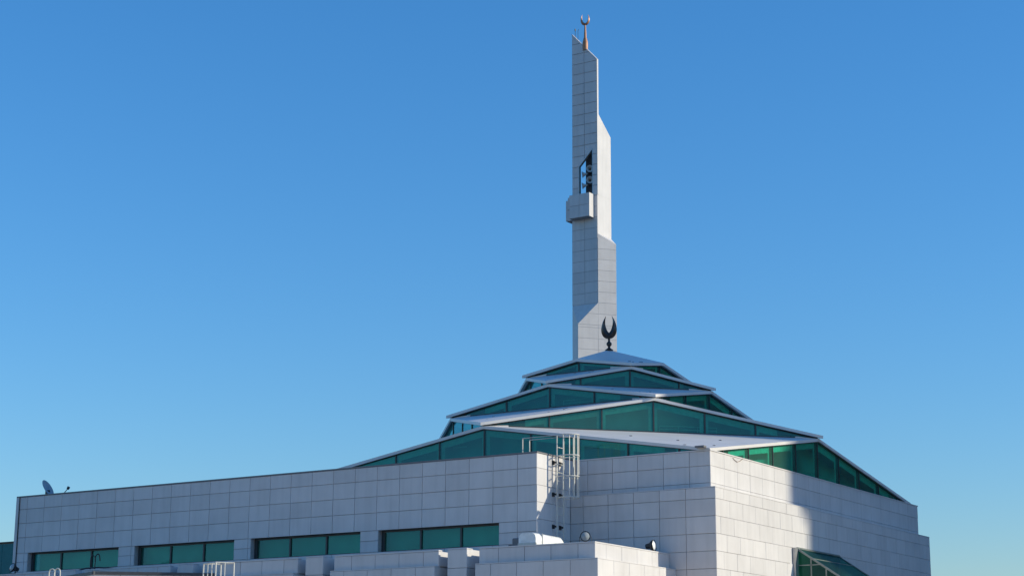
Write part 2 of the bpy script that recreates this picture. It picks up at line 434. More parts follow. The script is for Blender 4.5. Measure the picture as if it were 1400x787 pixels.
fb.box(xw, xw+ox, v0, v1, zb_-.7, zb_-.6)
bay = fb.build('bay_window', plain('aluminium_frame', (.22, .25, .24), .4, .3), hall)
MB().box(xw-.01, xw+.10, v0-.27, v0-.06, zb_-.7, zt_+.0).build('window_frame', M_GREYMETAL, bay)
def quad(name, pts, mat, par): return link(name, mesh_of(name, pts, [tuple(range(len(pts)))]), mat, par)
xs_ = [.08, .58, 1.15, 1.75, ox]
for x0, x1 in zip(xs_[:-1], xs_[1:]):
    quad('pane', [(xw+x0, v0, zb_-.6), (xw+x1, v0, zb_-.6), (xw+x1, v0, zt_+oz*x1/ox), (xw+x0, v0, zt_+oz*x0/ox)], M_BAYGLASS, bay)
quad('pane', [(xw+.06, v0, zt_-.02), (xw+.6, v0, zt_+oz*.6/ox), (xw+.6, v1, zt_+oz*.6/ox), (xw+.06, v1, zt_-.02)], M_BAYGLASS, bay)
quad('pane', [(xw+.6, v0, zt_+oz*.6/ox), (xw+ox, v0, zb_), (xw+ox, v1, zb_), (xw+.6, v1, zt_+oz*.6/ox)], M_BAYGLASS, bay)
quad('pane', [(xw, v1, zb_-.6), (xw+ox, v1, zb_-.6), (xw+ox, v1, zb_), (xw, v1, zt_)], M_BAYGLASS, bay)
MB().box(xw, xw+.02, v0+.03, v1, zb_-.6, zt_-.05).build('inner_lining', plain('bay_interior', (.10, .13, .11), .8), bay)

MB().box(E1-.03, E1-.02, 4.7, 10.4, -5.3, -2.4).build('wall_patch', M_WALL, hall)

# ------------------------------------------------------------------ side wing
wing = thing('side_wing', 'long white panelled wing with a row of green ribbon windows on the left', 'building', (-18, -1.3, ZG))
XL, XR, YF = -30.69, -5.287, -2.54
WZ0, WZ1 = -2.33, -3.09
wins = [(-11.987, -6.827), (-17.935, -12.79), (-23.894, -18.764), (-29.867, -24.76)]
fw_ = MB()
xe = [XL+TH]
fw_.box(XL+TH, XR-TH, YF+TH, YF+.45, WZ0+.03, -.03)              # above the windows
fw_.box(XL+TH, XR-TH, YF+TH, YF+.45, ZG, WZ1-.03)                # below
pier_edges = [XL+TH]+[q for ww in sorted(wins) for q in ww]+[XR-TH]
for a, b in zip(pier_edges[::2], pier_edges[1::2]):
    fw_.box(a-.0 if a > XL+.1 else a, b, YF+TH, YF+.45, WZ1-.03, WZ0+.03)
fw_.box(XL+TH, XR-TH, YF+.46, -E1-.005, ZG, -.03-3.2).box(XL+TH, XR-TH, YF+1.3, -E1-.005, -3.23, -HL-.01).box(XL+TH, XR-TH, YF+.45, -.005, -HL-.01, -.25)
fw_.box(XR-.5, XR-TH, YF+.45, YF+1.3, -3.23, -HL)
fw_.box(XL+TH, -18.9, -E1, 14, ZG, -.3)
front = fw_.build('front_wall', M_JOINT, wing)
# parapet upstand and coping
cp = MB()
cp.box(XL-.02, XR+.02, YF-.02, YF+.3, -.03, .02).box(XR-.28, XR+.02, YF+.3, -.03, -.03, .02).box(XL-.02, XL+.3, YF+.3, 14, -.03, .02)
cp.build('coping', M_COPING, wing)
MB().box(XR-.25, XR-TH, YF+.3, -.03, -.26, -.03).box(XL+TH, XL+.28, YF+.3, 14, -.31, -.03).build('parapet', M_WALL, wing)
zs_w = [-.03, -R1, -R1-RH, -R1-2*RH, WZ0]
su = frange(0, -XL+XR, .79)
grid(front, (XR, YF), (-1, 0), (0, -1), su, zs_w)
# piers between the windows
for a, b in zip(pier_edges[::2], pier_edges[1::2]):
    b0 = XR if b > XR-.1 else b; a0 = XL if a < XL+.1 else a
    ss = [XR-b0] + [s for s in su if XR-b0+.1 < s < XR-a0-.1] + [XR-a0]
    grid(front, (XR, YF), (-1, 0), (0, -1), ss, [WZ0, -R1-3*RH-.42, WZ1, WZ1-.52])
# sill course under the windows
for a, b in wins:
    grid(front, (XR, YF), (-1, 0), (0, -1), [XR-b]+[s for s in su if XR-b+.1 < s < XR-a-.1]+[XR-a], [WZ1, WZ1-.52])
# side wall facing the recess, and the far left end
side = MB().box(XR-.3, XR-TH, YF+TH+.46, -.36, ZG, -.35).build('end_wall', M_JOINT, wing)
grid(side, (XR, YF), (0, 1), (1, 0), [0, .95, 1.95, 2.2], [-.03, -R1, -R1-RH, -R1-2*RH, -R1-3*RH, -R1-4*RH, -R1-5*RH], gap=.009)
grid(side, (XR, YF), (0, 1), (1, 0), [2.2, 2.535], [-.03, -R1, -R1-RH, -HL], gap=.009)
# ribbon windows
for a, b in wins:
    f = MB(); y = YF+.27
    f.box(a, b, y-.04, y+.04, WZ0-.055, WZ0+.028).box(a, b, y-.04, y+.04, WZ1-.028, WZ1+.04)
    f.box(a, a+.13, y-.05, y+.05, WZ1+.04, WZ0-.055).box(b-.03, b, y-.04, y+.04, WZ1+.04, WZ0-.055)
    L3 = (b-a)/3
    for i in (1, 2): f.box(a+i*L3-.035, a+i*L3+.035, y-.05, y+.04, WZ1+.04, WZ0-.055)
    wo = f.build('window', M_FRAME, wing)
    for i in range(3):
        x0, x1 = a+i*L3+.03, a+(i+1)*L3-.03
        quad('pane', [(x0, y, WZ1+.03), (x1, y, WZ1+.03), (x1, y, WZ0-.04), (x0, y, WZ0-.04)], M_GLASS, wo)
    MB().box(a, b, y+.42, y+.44, WZ1-.1, WZ0+.1).build('inner_lining', M_DARKINT, wo)
MB().box(XL-.03, XL+.13, YF-.012, YF+.0, -3.2, -.03).build('corner_trim', M_PANEL, wing)
MB().box(XL+.15, XL+.19, YF-.03, YF+.01, -3.3, -.02).build('downpipe', M_BLACK, wing)

# ------------------------------------------------------------------ low annex in front
annex = thing('annex_building', 'low white panelled annex of blocks and piers along the foot of the wing', 'building', (-12, -4.5, ZG))
ZT, ZL = -3.455, -3.975
YB, YL = -5.3, -5.53
def block(x0, x1, right_end):
    mb = MB()
    yb = YF-.02
    mb.box(x0+TH, x1-TH, YB+TH, yb, ZL-.1, ZT-.03)
    ex = .23 if right_end else 0
    mb.box(x0+TH, x1+ex-TH, YL+TH, yb, ZG, ZL-.03)
    if right_end:
        mb.box(XR+.01, x1-TH, yb, -E1-.01, ZL-.1, ZT-.03); mb.box(XR+.01, x1+ex-TH, yb, -E1-.01, ZG, ZL-.03)
    o = mb.build('roof_block', M_JOINT, annex)
    t = MB().box(x0, x1+ex, YL, YB+.1, ZL-.03, ZL)
    t.box(x0-.0, x1+.01, YB-.01, YB+.2, ZT-.03, ZT+.01)
    if right_end:
        t.box(x1-.1, x1+ex, YB+.1, -E1-.01, ZL-.03, ZL); t.box(x1-.2, x1+.01, YB+.2, -E1-.01, ZT-.03, ZT+.01)
    t.build('coping', M_WALL, o)
    ss = frange(0, x1-x0, .62)
    grid(o, (x1, YB), (-1, 0), (0, -1), ss, [ZT-.03, ZL])
    grid(o, (x1+ex, YL), (-1, 0), (0, -1), frange(0, x1+ex-x0, .82+ex-.05), [ZL-.03, ZL-.6, ZL-1.2, ZL-1.8])
    if right_end:
        grid(o, (x1, YB), (0, 1), (1, 0), frange(0, -E1-YB-.02, .7), [ZT-.03, ZL], gap=.008)
        grid(o, (x1+ex, YL), (0, 1), (1, 0), frange(0, -E1-YL-.02, 1.0), [ZL-.03, ZL-.6, ZL-1.2, ZL-1.8], gap=.008)
    else:
        panel(o, (x1, YB), (0, 1), (1, 0), 0, 1.3, ZL, ZT-.03)
        for zz in (0, .6, 1.2): panel(o, (x1, YL), (0, 1), (1, 0), 0, 1.5, ZL-.63-zz, ZL-.03-zz)
    return o
for i in range(5):
    x0 = -5.77-5.98*i
    block(x0, x0+4.37, i == 0)
    px1 = x0-.45; px0 = px1-.77
    pb = MB().box(px0+TH, px1-TH, -5.35+TH, YF-.02, ZG, ZT-.01)
    po = pb.build('pier', M_JOINT, annex)
    MB().box(px0, px1, -5.35, -5.0, ZT-.01, ZT+.02).build('coping', M_WALL, po)
    for zz in (0, 1, 2):
        za, zb2 = (ZT-.01, ZT-.62, ZT-1.24, ZT-1.86)[zz:zz+2]
        panel(po, (px1, -5.35), (-1, 0), (0, -1), 0, .77, zb2, za)
        panel(po, (px1, -5.35), (0, 1), (1, 0), 0, .95, zb2, za); panel(po, (px1, -5.35), (0, 1), (1, 0), .95, 1.9, zb2, za)
    MB().box(px0-.46, px1+.46, -4.1, YF-.03, ZG, ZT-.04).build('gap_wall', M_WALL, po)

# diagonal front block whose top edge crosses the bottom left of the view
diag = thing('front_block', 'low panelled block set at an angle with dark coping, cut by the bottom edge', 'building', (-20.1, -8.35, ZG))
c0 = V((-20.1, -8.35, 0)); pr = V((-16.9, -5.56, 0)); pl = V((-24.4, -6.5, 0)); zt4 = -3.88
dr = (pr-c0).normalized(); dl = (pl-c0).normalized()
nr = V((dr.y, -dr.x, 0)); nl = V((-dl.y, dl.x, 0))
ctr = (pr+pl)/2
body = [c0-(c0-ctr).normalized()*.05, pr-nr*.04, pl-nl*.04]
do = MB().prism([p+V((0, 0, ZG)) for p in body], (0, 0, zt4-.03-ZG)).build('body', M_JOINT, diag)
grid(do, c0, dr, nr, frange(0, (pr-c0).length-.03, .93, .93), [zt4-.03, zt4-.6, zt4-1.2], gap=.02)
grid(do, c0, dl, nl, frange(0, (pl-c0).length, .93, .93), [zt4-.03, zt4-.6, zt4-1.2], gap=.02)
MB().bar(c0-dr*.05+V((0, 0, zt4-.03))-nr*.05, pr+V((0, 0, zt4-.03))-nr*.05, .16, .11).bar(c0-dl*.05+V((0, 0, zt4-.032))-nl*.05, pl+V((0, 0, zt4-.032))-nl*.05, .16, .11).build('coping', plain('dark_coping_and_shade', (.06, .065, .075), .5), diag)  # dark coping, made taller to put shade over the facet's top strip

# green clad building at the far left
gb = thing('glazed_building', 'green glazed building edge behind the far left end of the wing', 'building', (-41, 8, ZG))
go_ = MB().box(-44, -36, 4.1, 12, ZG, -.97).build('wall', M_JOINT, gb)
for i in range(6):
    for j in range(3):
        x1 = -36.0-i*1.37; MB().box(x1-1.35, x1, 4.0, 4.1, -1.02-(j+1)*1.6+.02, -1.02-j*1.6).build('panel', M_GREENWALL, go_)
MB().box(-44.05, -35.95, 3.95, 12.05, -.97, -.93).build('coping', M_BLACK, gb)

# ------------------------------------------------------------------ minaret
mx, my = -20.653, 28.0
mn = thing('minaret', 'tall slender white minaret with slanted top and copper crescent', 'tower', (mx-.5, my+.3, ZG))
def mp(x, y, z_): return V((mx+x, my+y, z_))
N_, E_, S_, W_ = (-.745, -.87), (.685, .80), (-.17, 1.67), (-1.6, 0.0)
O_ = (0.0, 0.0); B_ = (0.0, 1.49)
zS, zN = 12.96, 11.72       # front shoulder, z at the face and at the near corner
zE0, zE1 = 16.8, 16.27      # right shoulder
ZA_L, ZA_R = 28.53, 26.78   # slanted top of the front slab
ZB0, ZB1 = 23.64, 22.65     # slanted top of the rear body
SL = .15                    # slab thickness
nb = 21.6; n0 = 19.0        # niche
sh = MB()
def ring(pts, z0, z1): sh.prism([mp(x, y, z0) for x, y in pts], (0, 0, z1-z0))
# base: a rectangle turned by 45 degrees
ring([N_, E_, S_, W_], ZG, zN)
# shoulder part: corner N cut away between zN and zS
Vn = [mp(*N_, zN), mp(*E_, zN), mp(*S_, zN), mp(*W_, zN), mp(*O_, zS), mp(*E_, zS), mp(*S_, zS), mp(*W_, zS)]
sh.add(Vn, [(0, 1, 5, 4), (1, 2, 6, 5), (2, 3, 7, 6), (3, 0, 7), (0, 4, 7), (4, 5, 6, 7)])
ring([O_, E_, S_, W_], zS+.002, zE1)
Ve = [mp(*O_, zE1), mp(*E_, zE1), mp(*B_, zE1), mp(*S_, zE1), mp(*W_, zE1), mp(*O_, zE0), mp(*B_, zE0), mp(*S_, zE0), mp(*W_, zE0)]
sh.add(Ve, [(0, 1, 5), (1, 6, 5), (1, 2, 6), (2, 3, 7, 6), (3, 4, 8, 7), (4, 0, 5, 8), (5, 6, 7, 8)])
up_poly = [O_, B_, S_, W_]
ring(up_poly, zE0+.002, n0)
shaft = sh.build('shaft', M_WALL, mn)
# rear body beside the open niche, with a slanted top
rb = MB()
rp = [(0, SL+.001), (0, 1.49), (-.17, 1.67), (-1.02, .66), (-1.02, .55), (-.12, .55), (-.12, SL+.001)]
tops = [ZB0-(y-SL)/(1.45-SL)*(ZB0-ZB1) for x, y in rp]
k_ = len(rp)
rb.add([mp(x, y, n0+.002) for x, y in rp]+[mp(x, y, t_) for (x, y), t_ in zip(rp, tops)],
       [tuple(range(k_)), (k_, k_+1, k_+2, k_+3, k_+4, k_+5, k_+6)]+[(i, (i+1) % k_, k_+(i+1) % k_, k_+i) for i in range(k_)])
rb.build('rear_body', M_WALL, mn)
MB().box(mx-1.02, mx-.125, my+.50, my+.545, n0+.01, 21.9).build('niche_shade_panel', plain('niche_shade', (.05, .05, .055), .6), mn)  # dark panel stands in for the deep shade on the rear body
# front slab with the niche cut through it
sl = MB()
nx0, nx1 = -1.145, -.322; nzl, nzr = 20.75, 21.6
def ztop(x): return ZA_R+(ZA_L-ZA_R)*(-x/1.6)
def slab_piece(pts): sl.prism([mp(x, TH, z_) for x, z_ in pts], (0, SL-TH, 0))
slab_piece([(-1.6, n0+.002), (nx0, n0+.002), (nx0, nzl), (-1.6, nzl)])
slab_piece([(nx1, n0+.002), (0, n0+.002), (0, nzr), (nx1, nzr)])
slab_piece([(-1.6, nzl), (nx0, nzl), (nx1, nzr), (0, nzr), (0, ZA_R), (-1.6, ZA_L)])
slab = sl.build('front_slab', M_JOINT, mn)
sl = MB()
sl.prism([mp(x, .0, z_) for x, z_ in [(nx0-.035, n0), (nx0+.0, n0), (nx0+.0, nzl), (nx1, nzr), (nx1, n0), (nx1+.035, n0), (nx1+.035, nzr+.07), (nx0-.035, nzl+.02)]], (0, SL+.02, 0))
sl.build('niche_frame', M_GREYMETAL, mn)
sl = MB().bar(mp(0, SL/2, ZA_R+.0), mp(-1.6, SL/2, ZA_L+.0), SL+.04, .05); sl.box(mx-.002, mx+.016, my, my+SL, n0, ZA_R); sl.build('slab_edge', M_WALL, mn)
# cladding panels on the left-facing slab face
rows = []
zz = zS
while zz < 28.6: rows.append(zz); zz += .598
def slabpanel(x0, x1, z0, z1):
    """clip a panel under the slanted top"""
    g_ = .014
    xa, xb = x0+g_, x1-g_; za, zb2 = z0+g_, z1-g_
    ta, tb = ztop(xa)-.03, ztop(xb)-.03
    pts = [(xa, za), (xb, za)]
    if za >= ta: return
    if tb > zb2: pts.append((xb, zb2))
    elif tb > za: pts.append((xb, tb))
    else: pts[1] = (xa+(xb-xa)*(ta-za)/(ta-tb), za)
    if tb < zb2 < ta: pts.append((xa+(xb-xa)*(ta-zb2)/(ta-tb), zb2))
    pts.append((xa, min(zb2, ta)))
    if len(pts) < 3: return
    def clip(pl, f):
        out = []
        for i in range(len(pl)):
            p, q = pl[i], pl[(i+1) % len(pl)]; fp, fq = f(p), f(q)
            if fp >= 0: out.append(p)
            if fp*fq < 0: t = fp/(fp-fq); out.append((p[0]+(q[0]-p[0])*t, p[1]+(q[1]-p[1])*t))
        return out
    polys = [pts]
    if n0-.7 < z0 < nzr+.3:
        head = lambda p: p[1]-(nzl+(p[0]-nx0)*(nzr-nzl)/(nx1-nx0)+.05)
        L_ = clip(pts, lambda p: nx0-.045-p[0]); R_ = clip(pts, lambda p: p[0]-nx1-.045)
        M_ = clip(clip(clip(pts, lambda p: p[0]-nx0+.045), lambda p: nx1+.045-p[0]), head)
        polys = [p for p in (L_, R_, M_) if len(p) > 2]
    mb = MB()
    for pl in polys: mb.prism([mp(x, 0, z_) for x, z_ in pl], (0, TH-.002, 0))
    if mb.v: mb.build('panel', M_PANEL, slab)
for z0, z1 in zip(rows[:-1], rows[1:]):
    if z0 > n0-.1:
        slabpanel(-1.6, -.81, z0, z1); slabpanel(-.81, 0, z0, z1)
    else:
        # solid shaft: thin panels laid on the face
        for a, b in ((-1.6, -.81), (-.81, 0)):
            mb = MB(); mb.box(mx+a+.014, mx+b-.014, my-.014, my+.02, z0+.014, min(z1, n0)-.014); mb.build('panel', M_PANEL, shaft)
MB().box(mx-1.6, mx-.004, my-.004, my+.01, zS+.01, n0).build('joint_backing', M_JOINT, shaft)
# panels on the right-hand faces
def facepanels(p, q, z0, z1, cols, rowh, top=None):
    p = V((mx+p[0], my+p[1], 0)); q = V((mx+q[0], my+q[1], 0)); d = (q-p).normalized(); n = V((d.y, -d.x, 0)); L = (q-p).length
    zc = z0
    while zc < z1-.05:
        ze = min(zc+rowh, z1)
        for a, b in zip(cols[:-1], cols[1:]):
            a_, b_2 = a*L+.008, b*L-.008
            ta = min(ze, top(a)) if top else ze; tb = min(ze, top(b)) if top else ze
            if min(ta, tb) < zc+.12: continue
            ta = max(ta, zc+.03); tb = max(tb, zc+.03)
            pts = [p+d*a_+V((0, 0, zc+.008)), p+d*b_2+V((0, 0, zc+.008)), p+d*b_2+V((0, 0, tb-.008)), p+d*a_+V((0, 0, ta-.008))]
            mb = MB(); mb.prism([t-n*.012 for t in pts], n*.026); mb.build('panel', M_PANEL, shaft)
        zc = ze
fr_ = math.hypot(*N_)/math.hypot(E_[0]-N_[0], E_[1]-N_[1])
facepanels(N_, E_, ZG+15, zN, [0, fr_, 1], .598)
facepanels(O_, E_, zS, 16.75, [0, 1], .598, top=lambda f: zE0-(zE0-zE1)*f)
# sloping strip of the chamfer face next to the shoulder
def chamf(z0, z1):
    f0 = (z0-zN)/(zS-zN); f1 = (z1-zN)/(zS-zN)
    a0 = (N_[0]*(1-f0), N_[1]*(1-f0)); a1 = (N_[0]*(1-f1), N_[1]*(1-f1)); n = V((.87, -.745, 0)).normalized()
    for (p0, p1, q0, q1) in ((a0, a1, (0.008, 0.008), (0.008, 0.008)), ((.012, .014), (.012, .014), E_, E_)):
        if abs(p0[0]-q0[0]) < .06: continue
        pts = [mp(*p0, z0+.008), mp(*q0, z0+.008), mp(*q1, z1-.008), mp(*p1, z1-.008)]
        mb = MB(); mb.prism([t-n*.012 for t in pts], n*.026); mb.build('panel', M_PANEL, shaft)
chamf(zN, zN+.62); chamf(zN+.62, zS)
# balcony boxes
bb = MB().box(mx-1.47, mx-.235, my-.5, my-.013, 17.70, 19.02).build('balcony_box', M_JOINT, mn)
for x0, x1 in ((-1.47, -.85), (-.85, -.235)):
    for z0, z1 in ((17.70, 18.38), (18.38, 19.02)):
        MB().box(mx+x0+.008, mx+x1-.008, my-.53, my-.5, z0+.008, z1-.008).build('panel', M_PANEL, bb)
MB().box(mx-.235, mx-.205, my-.53, my-.02, 17.70, 19.02).build('panel', M_PANEL, bb)
b2 = MB().box(mx-1.93, mx-1.48, my-.1, my+.5, 17.72, 18.88).build('balcony_box', M_JOINT, mn)
for z0, z1 in ((17.72, 18.32), (18.32, 18.88)):
    MB().box(mx-1.93, mx-1.49, my-.12, my-.1, z0+.008, z1-.008).build('panel', M_PANEL, b2)
MB().box(mx-1.70, mx-1.475, my-.3, my-.02, 18.3, 18.97).build('panel', M_PANEL, b2)
# copper crescent on the slanted top
fx, fy = -.77, SL/2
st = MB().lathe([(0, 0), (.15, 0), (.155, .3), (.15, .5), (.115, .62), (.10, .72), (.075, .74), (.068, 1.0), (.05, 1.32), (.045, 1.5), (0, 1.51)], mp(fx, fy, 27.45), n=16).build('crescent_finial', M_COPPER, mn, smooth=True)
crescent(mp(fx, fy, 28.93), [(0, 0), (.12, .03), (.21, .12), (.26, .26), (.255, .42), (.21, .56), (.15, .68)], [(0, .14), (.10, .21), (.165, .36), (.175, .52), (.15, .68)], .15, (.95, .3)).build('crescent', M_COPPER, st, smooth=True)
# thin lightning rods at the tip
lr = thing('lightning_rod', 'two thin dark rods at the highest tip of the minaret', 'lightning rod', mp(-1.5, SL/2, 28.4))
MB().tube([mp(-1.42, .08, 28.3), mp(-1.42, .08, 28.85)], .012, 6).lathe([(0, 0), (.035, 0), (.035, .12), (0, .13)], mp(-1.42, .08, 28.74), n=8).build('rod', M_BLACK, lr)
MB().tube([mp(-1.24, .08, 28.1), mp(-1.24, .08, 28.72), mp(-1.20, .08, 28.8)], .011, 6).build('rod', M_BLACK, lr)

# horn loudspeakers in the niche
def horn(loc, aim, label):
    t = thing('horn_loudspeaker', label, 'loudspeaker', loc, 'horn loudspeakers in the minaret niche')
    a = V(aim).normalized(); c = V(loc)
    MB().lathe([(.03, 0), (.05, .05), (.08, .15), (.125, .24), (.185, .30), (.20, .31), (.17, .30), (.115, .24), (.07, .15), (.03, .06)], c, a, 18).build('horn', M_SPEAKER, t, smooth=True)
    MB().lathe([(0, .02), (.04, .02), (.05, .06), (.045, .16), (.02, .22), (0, .23)], c, a, 12).build('driver', M_BLACK, t, smooth=True)
    MB().lathe([(0, -.16), (.07, -.16), (.075, -.02), (.04, .01)], c, a, 12).build('magnet', M_BLACK, t, smooth=True)
    MB().bar(c-a*.05, c-a*.05+V((.28, .1, 0)), .04, .04).build('bracket', M_BLACK, t)
fc = V((.45, -.85, -.1))
horn(mp(-.70, .42, 20.62), fc, 'upper of the two round horn loudspeakers facing front in the minaret niche')
horn(mp(-.70, .42, 19.98), fc, 'lower of the two round horn loudspeakers facing front in the minaret niche')
horn(mp(-.78, .30, 20.36), (-.85, -.4, -.12), 'upper dark horn loudspeaker pointing left in the minaret niche')
horn(mp(-.78, .30, 19.72), (-.85, -.4, -.12), 'lower dark horn loudspeaker pointing left in the minaret niche')

# ------------------------------------------------------------------ caged ladder
ld = thing('caged_ladder', 'white caged ladder with handrails on the sunlit end of the wing', 'ladder', (-5.1, -1.28, -3.5))
lx, la, lb = -5.13, -1.5, -1.05
for v in (la, lb):
    MB().tube([(lx, v, -3.45), (lx, v, .69), (-6.53, v, .69), (-6.53, v, -.2)], .022, 6).build('handrail', M_LADDER, ld)
zz = -3.2
while zz < .5:
    MB().tube([(lx, la, zz), (lx, lb, zz)], .014, 6).build('rung', M_LADDER, ld); zz += .29
mid = (la+lb)/2
def hp(t, zz): return V((lx+.36+.36*math.sin(t) if False else lx+.74*math.sin(t)**.8, mid-.36*math.cos(t) if True else 0, zz))
for zz in (.69, -.03, -.75, -1.47):
    pts = [V((lx, la, zz))]+[V((lx+.72*math.sin(math.pi*i/14)**.7, mid-.37*math.cos(math.pi*i/14), zz)) for i in range(1, 14)]+[V((lx, lb, zz))]
    MB().tube(pts, .020, 6).build('hoop', M_LADDER, ld)
for i in (1.5, 3.3, 5.2, 7, 8.8, 10.7, 12.5):
    t = math.pi*i/14; x = lx+.70*math.sin(t)**.7; y = mid-.36*math.cos(t)
    MB().bar((x, y, -1.49), (x, y, .70), .034, .016, (1, 0, 0)).build('strap', M_LADDER, ld)
for zz in (-.25, -1.35, -2.45):
    for v in (la, lb):
        MB().box(XR, lx, v-.03, v+.03, zz-.03, zz+.03).box(XR, XR+.03, v-.07, v+.07, zz-.07, zz+.07).build('bracket', M_BLACK, ld)

# ------------------------------------------------------------------ floodlights
def flood(loc, aim, label, r=.17, lens=None):
    t = thing('floodlight', label, 'floodlight', loc, 'round floodlights along the parapets')
    a = V(aim).normalized(); c = V(loc)
    MB().lathe([(0, -.24), (.08, -.24), (.10, -.10), (.16, -.04), (r, .02), (r, .06), (r-.02, .06), (r-.025, .045)], c, a, 20).build('housing', M_BLACK, t, smooth=True)
    MB().lathe([(r-.023, .046), (.10, .085), (0, .10)], c, a, 20).build('lens', lens or M_LENS, t, smooth=True)
    s = a.cross(V((0, 0, 1))).normalized()
    MB().tube([c+s*(r+.02), c+s*(r+.02)-V((0, 0, r+.05)), c-s*(r+.02)-V((0, 0, r+.05)), c-s*(r+.02)], .010, 6).tube([c-V((0, 0, r+.04)), c-V((0, 0, r+.26))], .03, 8).build('yoke', M_BLACK, t)
flood((-2.40, -4.2, -3.16), (.5, -.85, .12), 'round floodlight facing front above the corner of the low annex')
flood((-1.58, -1.2, -3.24), (.98, .12, .10), 'floodlight facing right near the recess wall, lens whitened to look sunlit', .19, M_WHITEMETAL)  # white lens puts the sunlight into the colour
flood((-28.5, -4.5, -3.12), (-.2, -.9, .3), 'dark floodlight at the far left foot of the wing', .18)

# ------------------------------------------------------------------ roof duct
du = thing('roof_duct', 'pale rounded metal air duct lying on the annex roof below the ladder', 'duct', (-4.3, -3.7, -3.5))
def duct_profile(y, s):
    x0, x1 = -4.68, -4.02; zb3 = -3.45; h = .47*s
    pts = [(x0, zb3), (x0, zb3+h*.62)]+[((x0+.16)-.16*math.cos(t), zb3+h*.62+h*.38*math.sin(t)) for t in (.5, 1.0, 1.5)]
    pts += [((x1-.16)+.16*math.cos(t), zb3+h*.62+h*.38*math.sin(t)) for t in (1.5, 1.0, .5)]+[(x1, zb3+h*.62), (x1, zb3)]
    return [V((x, y, z_)) for x, z_ in pts]
mb = MB(); secs = [duct_profile(-4.62, 1.0), duct_profile(-4.2, 1.02), duct_profile(-2.95, .98), duct_profile(-2.75, .55)]
n_ = len(secs[0]); mb.add([p for s in secs for p in s], [(i*n_+j, i*n_+(j+1) % n_, (i+1)*n_+(j+1) % n_, (i+1)*n_+j) for i in range(3) for j in range(n_)]+[tuple(range(n_)), tuple(3*n_+j for j in range(n_))])
mb.build('casing', M_WHITEMETAL, du, smooth=True)
MB().box(-4.70, -4.0, -4.64, -4.60, -3.45, -3.30).box(-4.69, -4.01, -4.23, -4.19, -3.46, -2.98).build('flange', M_GREYMETAL, du)
MB().box(-5.02, -4.72, -4.5, -4.0, -3.45, -3.11).box(-5.25, -5.02, -4.4, -4.2, -3.45, -3.30).build('fan_box', M_COPING, du, bevel=.03)

# ------------------------------------------------------------------ satellite dish
sdsh = thing('satellite_dish', 'grey satellite dish tilted on the parapet at the left end of the wing', 'satellite dish', (-29.6, -1.9, 0))
dc = V((-29.52, -2.0, .35)); da = V((.80, .25, .46)).normalized()
MB().lathe([(0, -.055), (.16, -.045), (.30, -.02), (.37, .01), (.38, .018), (.365, .018), (.30, -.008), (.16, -.034), (0, -.044)], dc, da, 24).build('reflector', M_DISH, sdsh, smooth=True)
MB().tube([V((-29.56, -1.95, -.2)), V((-29.56, -1.95, .22)), dc-da*.08], .03, 8).box(-29.63, -29.49, -2.02, -1.88, .12, .28).build('mast', M_BLACK, sdsh)
MB().tube([dc-da*.03+V((0, 0, -.36)), V((-28.82, -1.85, .03)), V((-28.58, -1.8, .27))], .016, 6).build('feed_arm', M_BLACK, sdsh)
MB().lathe([(0, 0), (.05, 0), (.06, .08), (.06, .11), (0, .11)], V((-28.56, -1.8, .27)), (.3, 0, .5), 10).build('feed_horn', M_BLACK, sdsh)

# ------------------------------------------------------------------ small things at the lower left
hr = thing('ladder_handrails', 'pair of white hooped handrails rising at the bottom left corner', 'handrail', (-21.7, -9.6, -6.2))
HZ = -3.97
def hoop_rail(x, y):
    pts = [V((x, y, -6.2)), V((x, y, HZ))]+[V((x+.14-.14*math.cos(t), y, HZ+.14*math.sin(t))) for t in (.4, .8, 1.2, 1.57, 2, 2.4, 2.8, 3.14)]+[V((x+.28, y, -6.2))]
    MB().tube(pts, .021, 8).build('rail', M_LADDER, hr)
hoop_rail(-21.0, -9.6); hoop_rail(-20.71, -9.62)
gr = thing('guard_rail', 'small white guard rail cage in front of the annex blocks', 'guard rail', (-15, -9.3, -6.2))
p = [V((-14.16, -9.2, 0)), V((-13.44, -9.4, 0)), V((-13.05, -8.95, 0)), V((-13.8, -8.75, 0))]
GZ = -3.90
for q in p:
    MB().tube([q+V((0, 0, -6.2)), q+V((0, 0, GZ))], .024, 6).build('post', M_LADDER, gr)
for a, b, f in ((0, 1, .35), (1, 2, .5), (0, 1, .68)):
    q = p[a].lerp(p[b], f); MB().tube([q+V((0, 0, -6.2)), q+V((0, 0, GZ))], .016, 6).build('post', M_LADDER, gr)
for a, b in ((0, 1), (1, 2), (2, 3), (3, 0)):
    MB().tube([p[a]+V((0, 0, GZ)), p[b]+V((0, 0, GZ))], .022, 6).build('top_rail', M_LADDER, gr)
gl_ = thing('vent_pipe', 'dark gooseneck pipes on the roof in front of the leftmost window', 'pipe', (-25.3, -4.3, -3.5))
for x, h, sg in ((-24.55, -2.83, 1), (-24.30, -2.80, 1)):
    MB().tube([V((x, -4.2, -3.6)), V((x, -4.2, h-.1)), V((x+.04*sg, -4.2, h)), V((x+.13*sg, -4.2, h+.05)), V((x+.22*sg, -4.2, h)), V((x+.26*sg, -4.2, h-.22))], .022, 8).build('pipe', M_BLACK, gl_)
pp = MB().tube([V((-24.94, -4.4, -3.36)), V((-24.6, -4.4, -3.30)), V((-23.9, -4.4, -3.29)), V((-23.1, -4.4, -3.36)), V((-22.35, -4.4, -3.43))], .03, 8).build('roof_pipe', M_BLACK)
tag(pp, 'dark pipe running along the annex roof under the leftmost window', 'pipe')
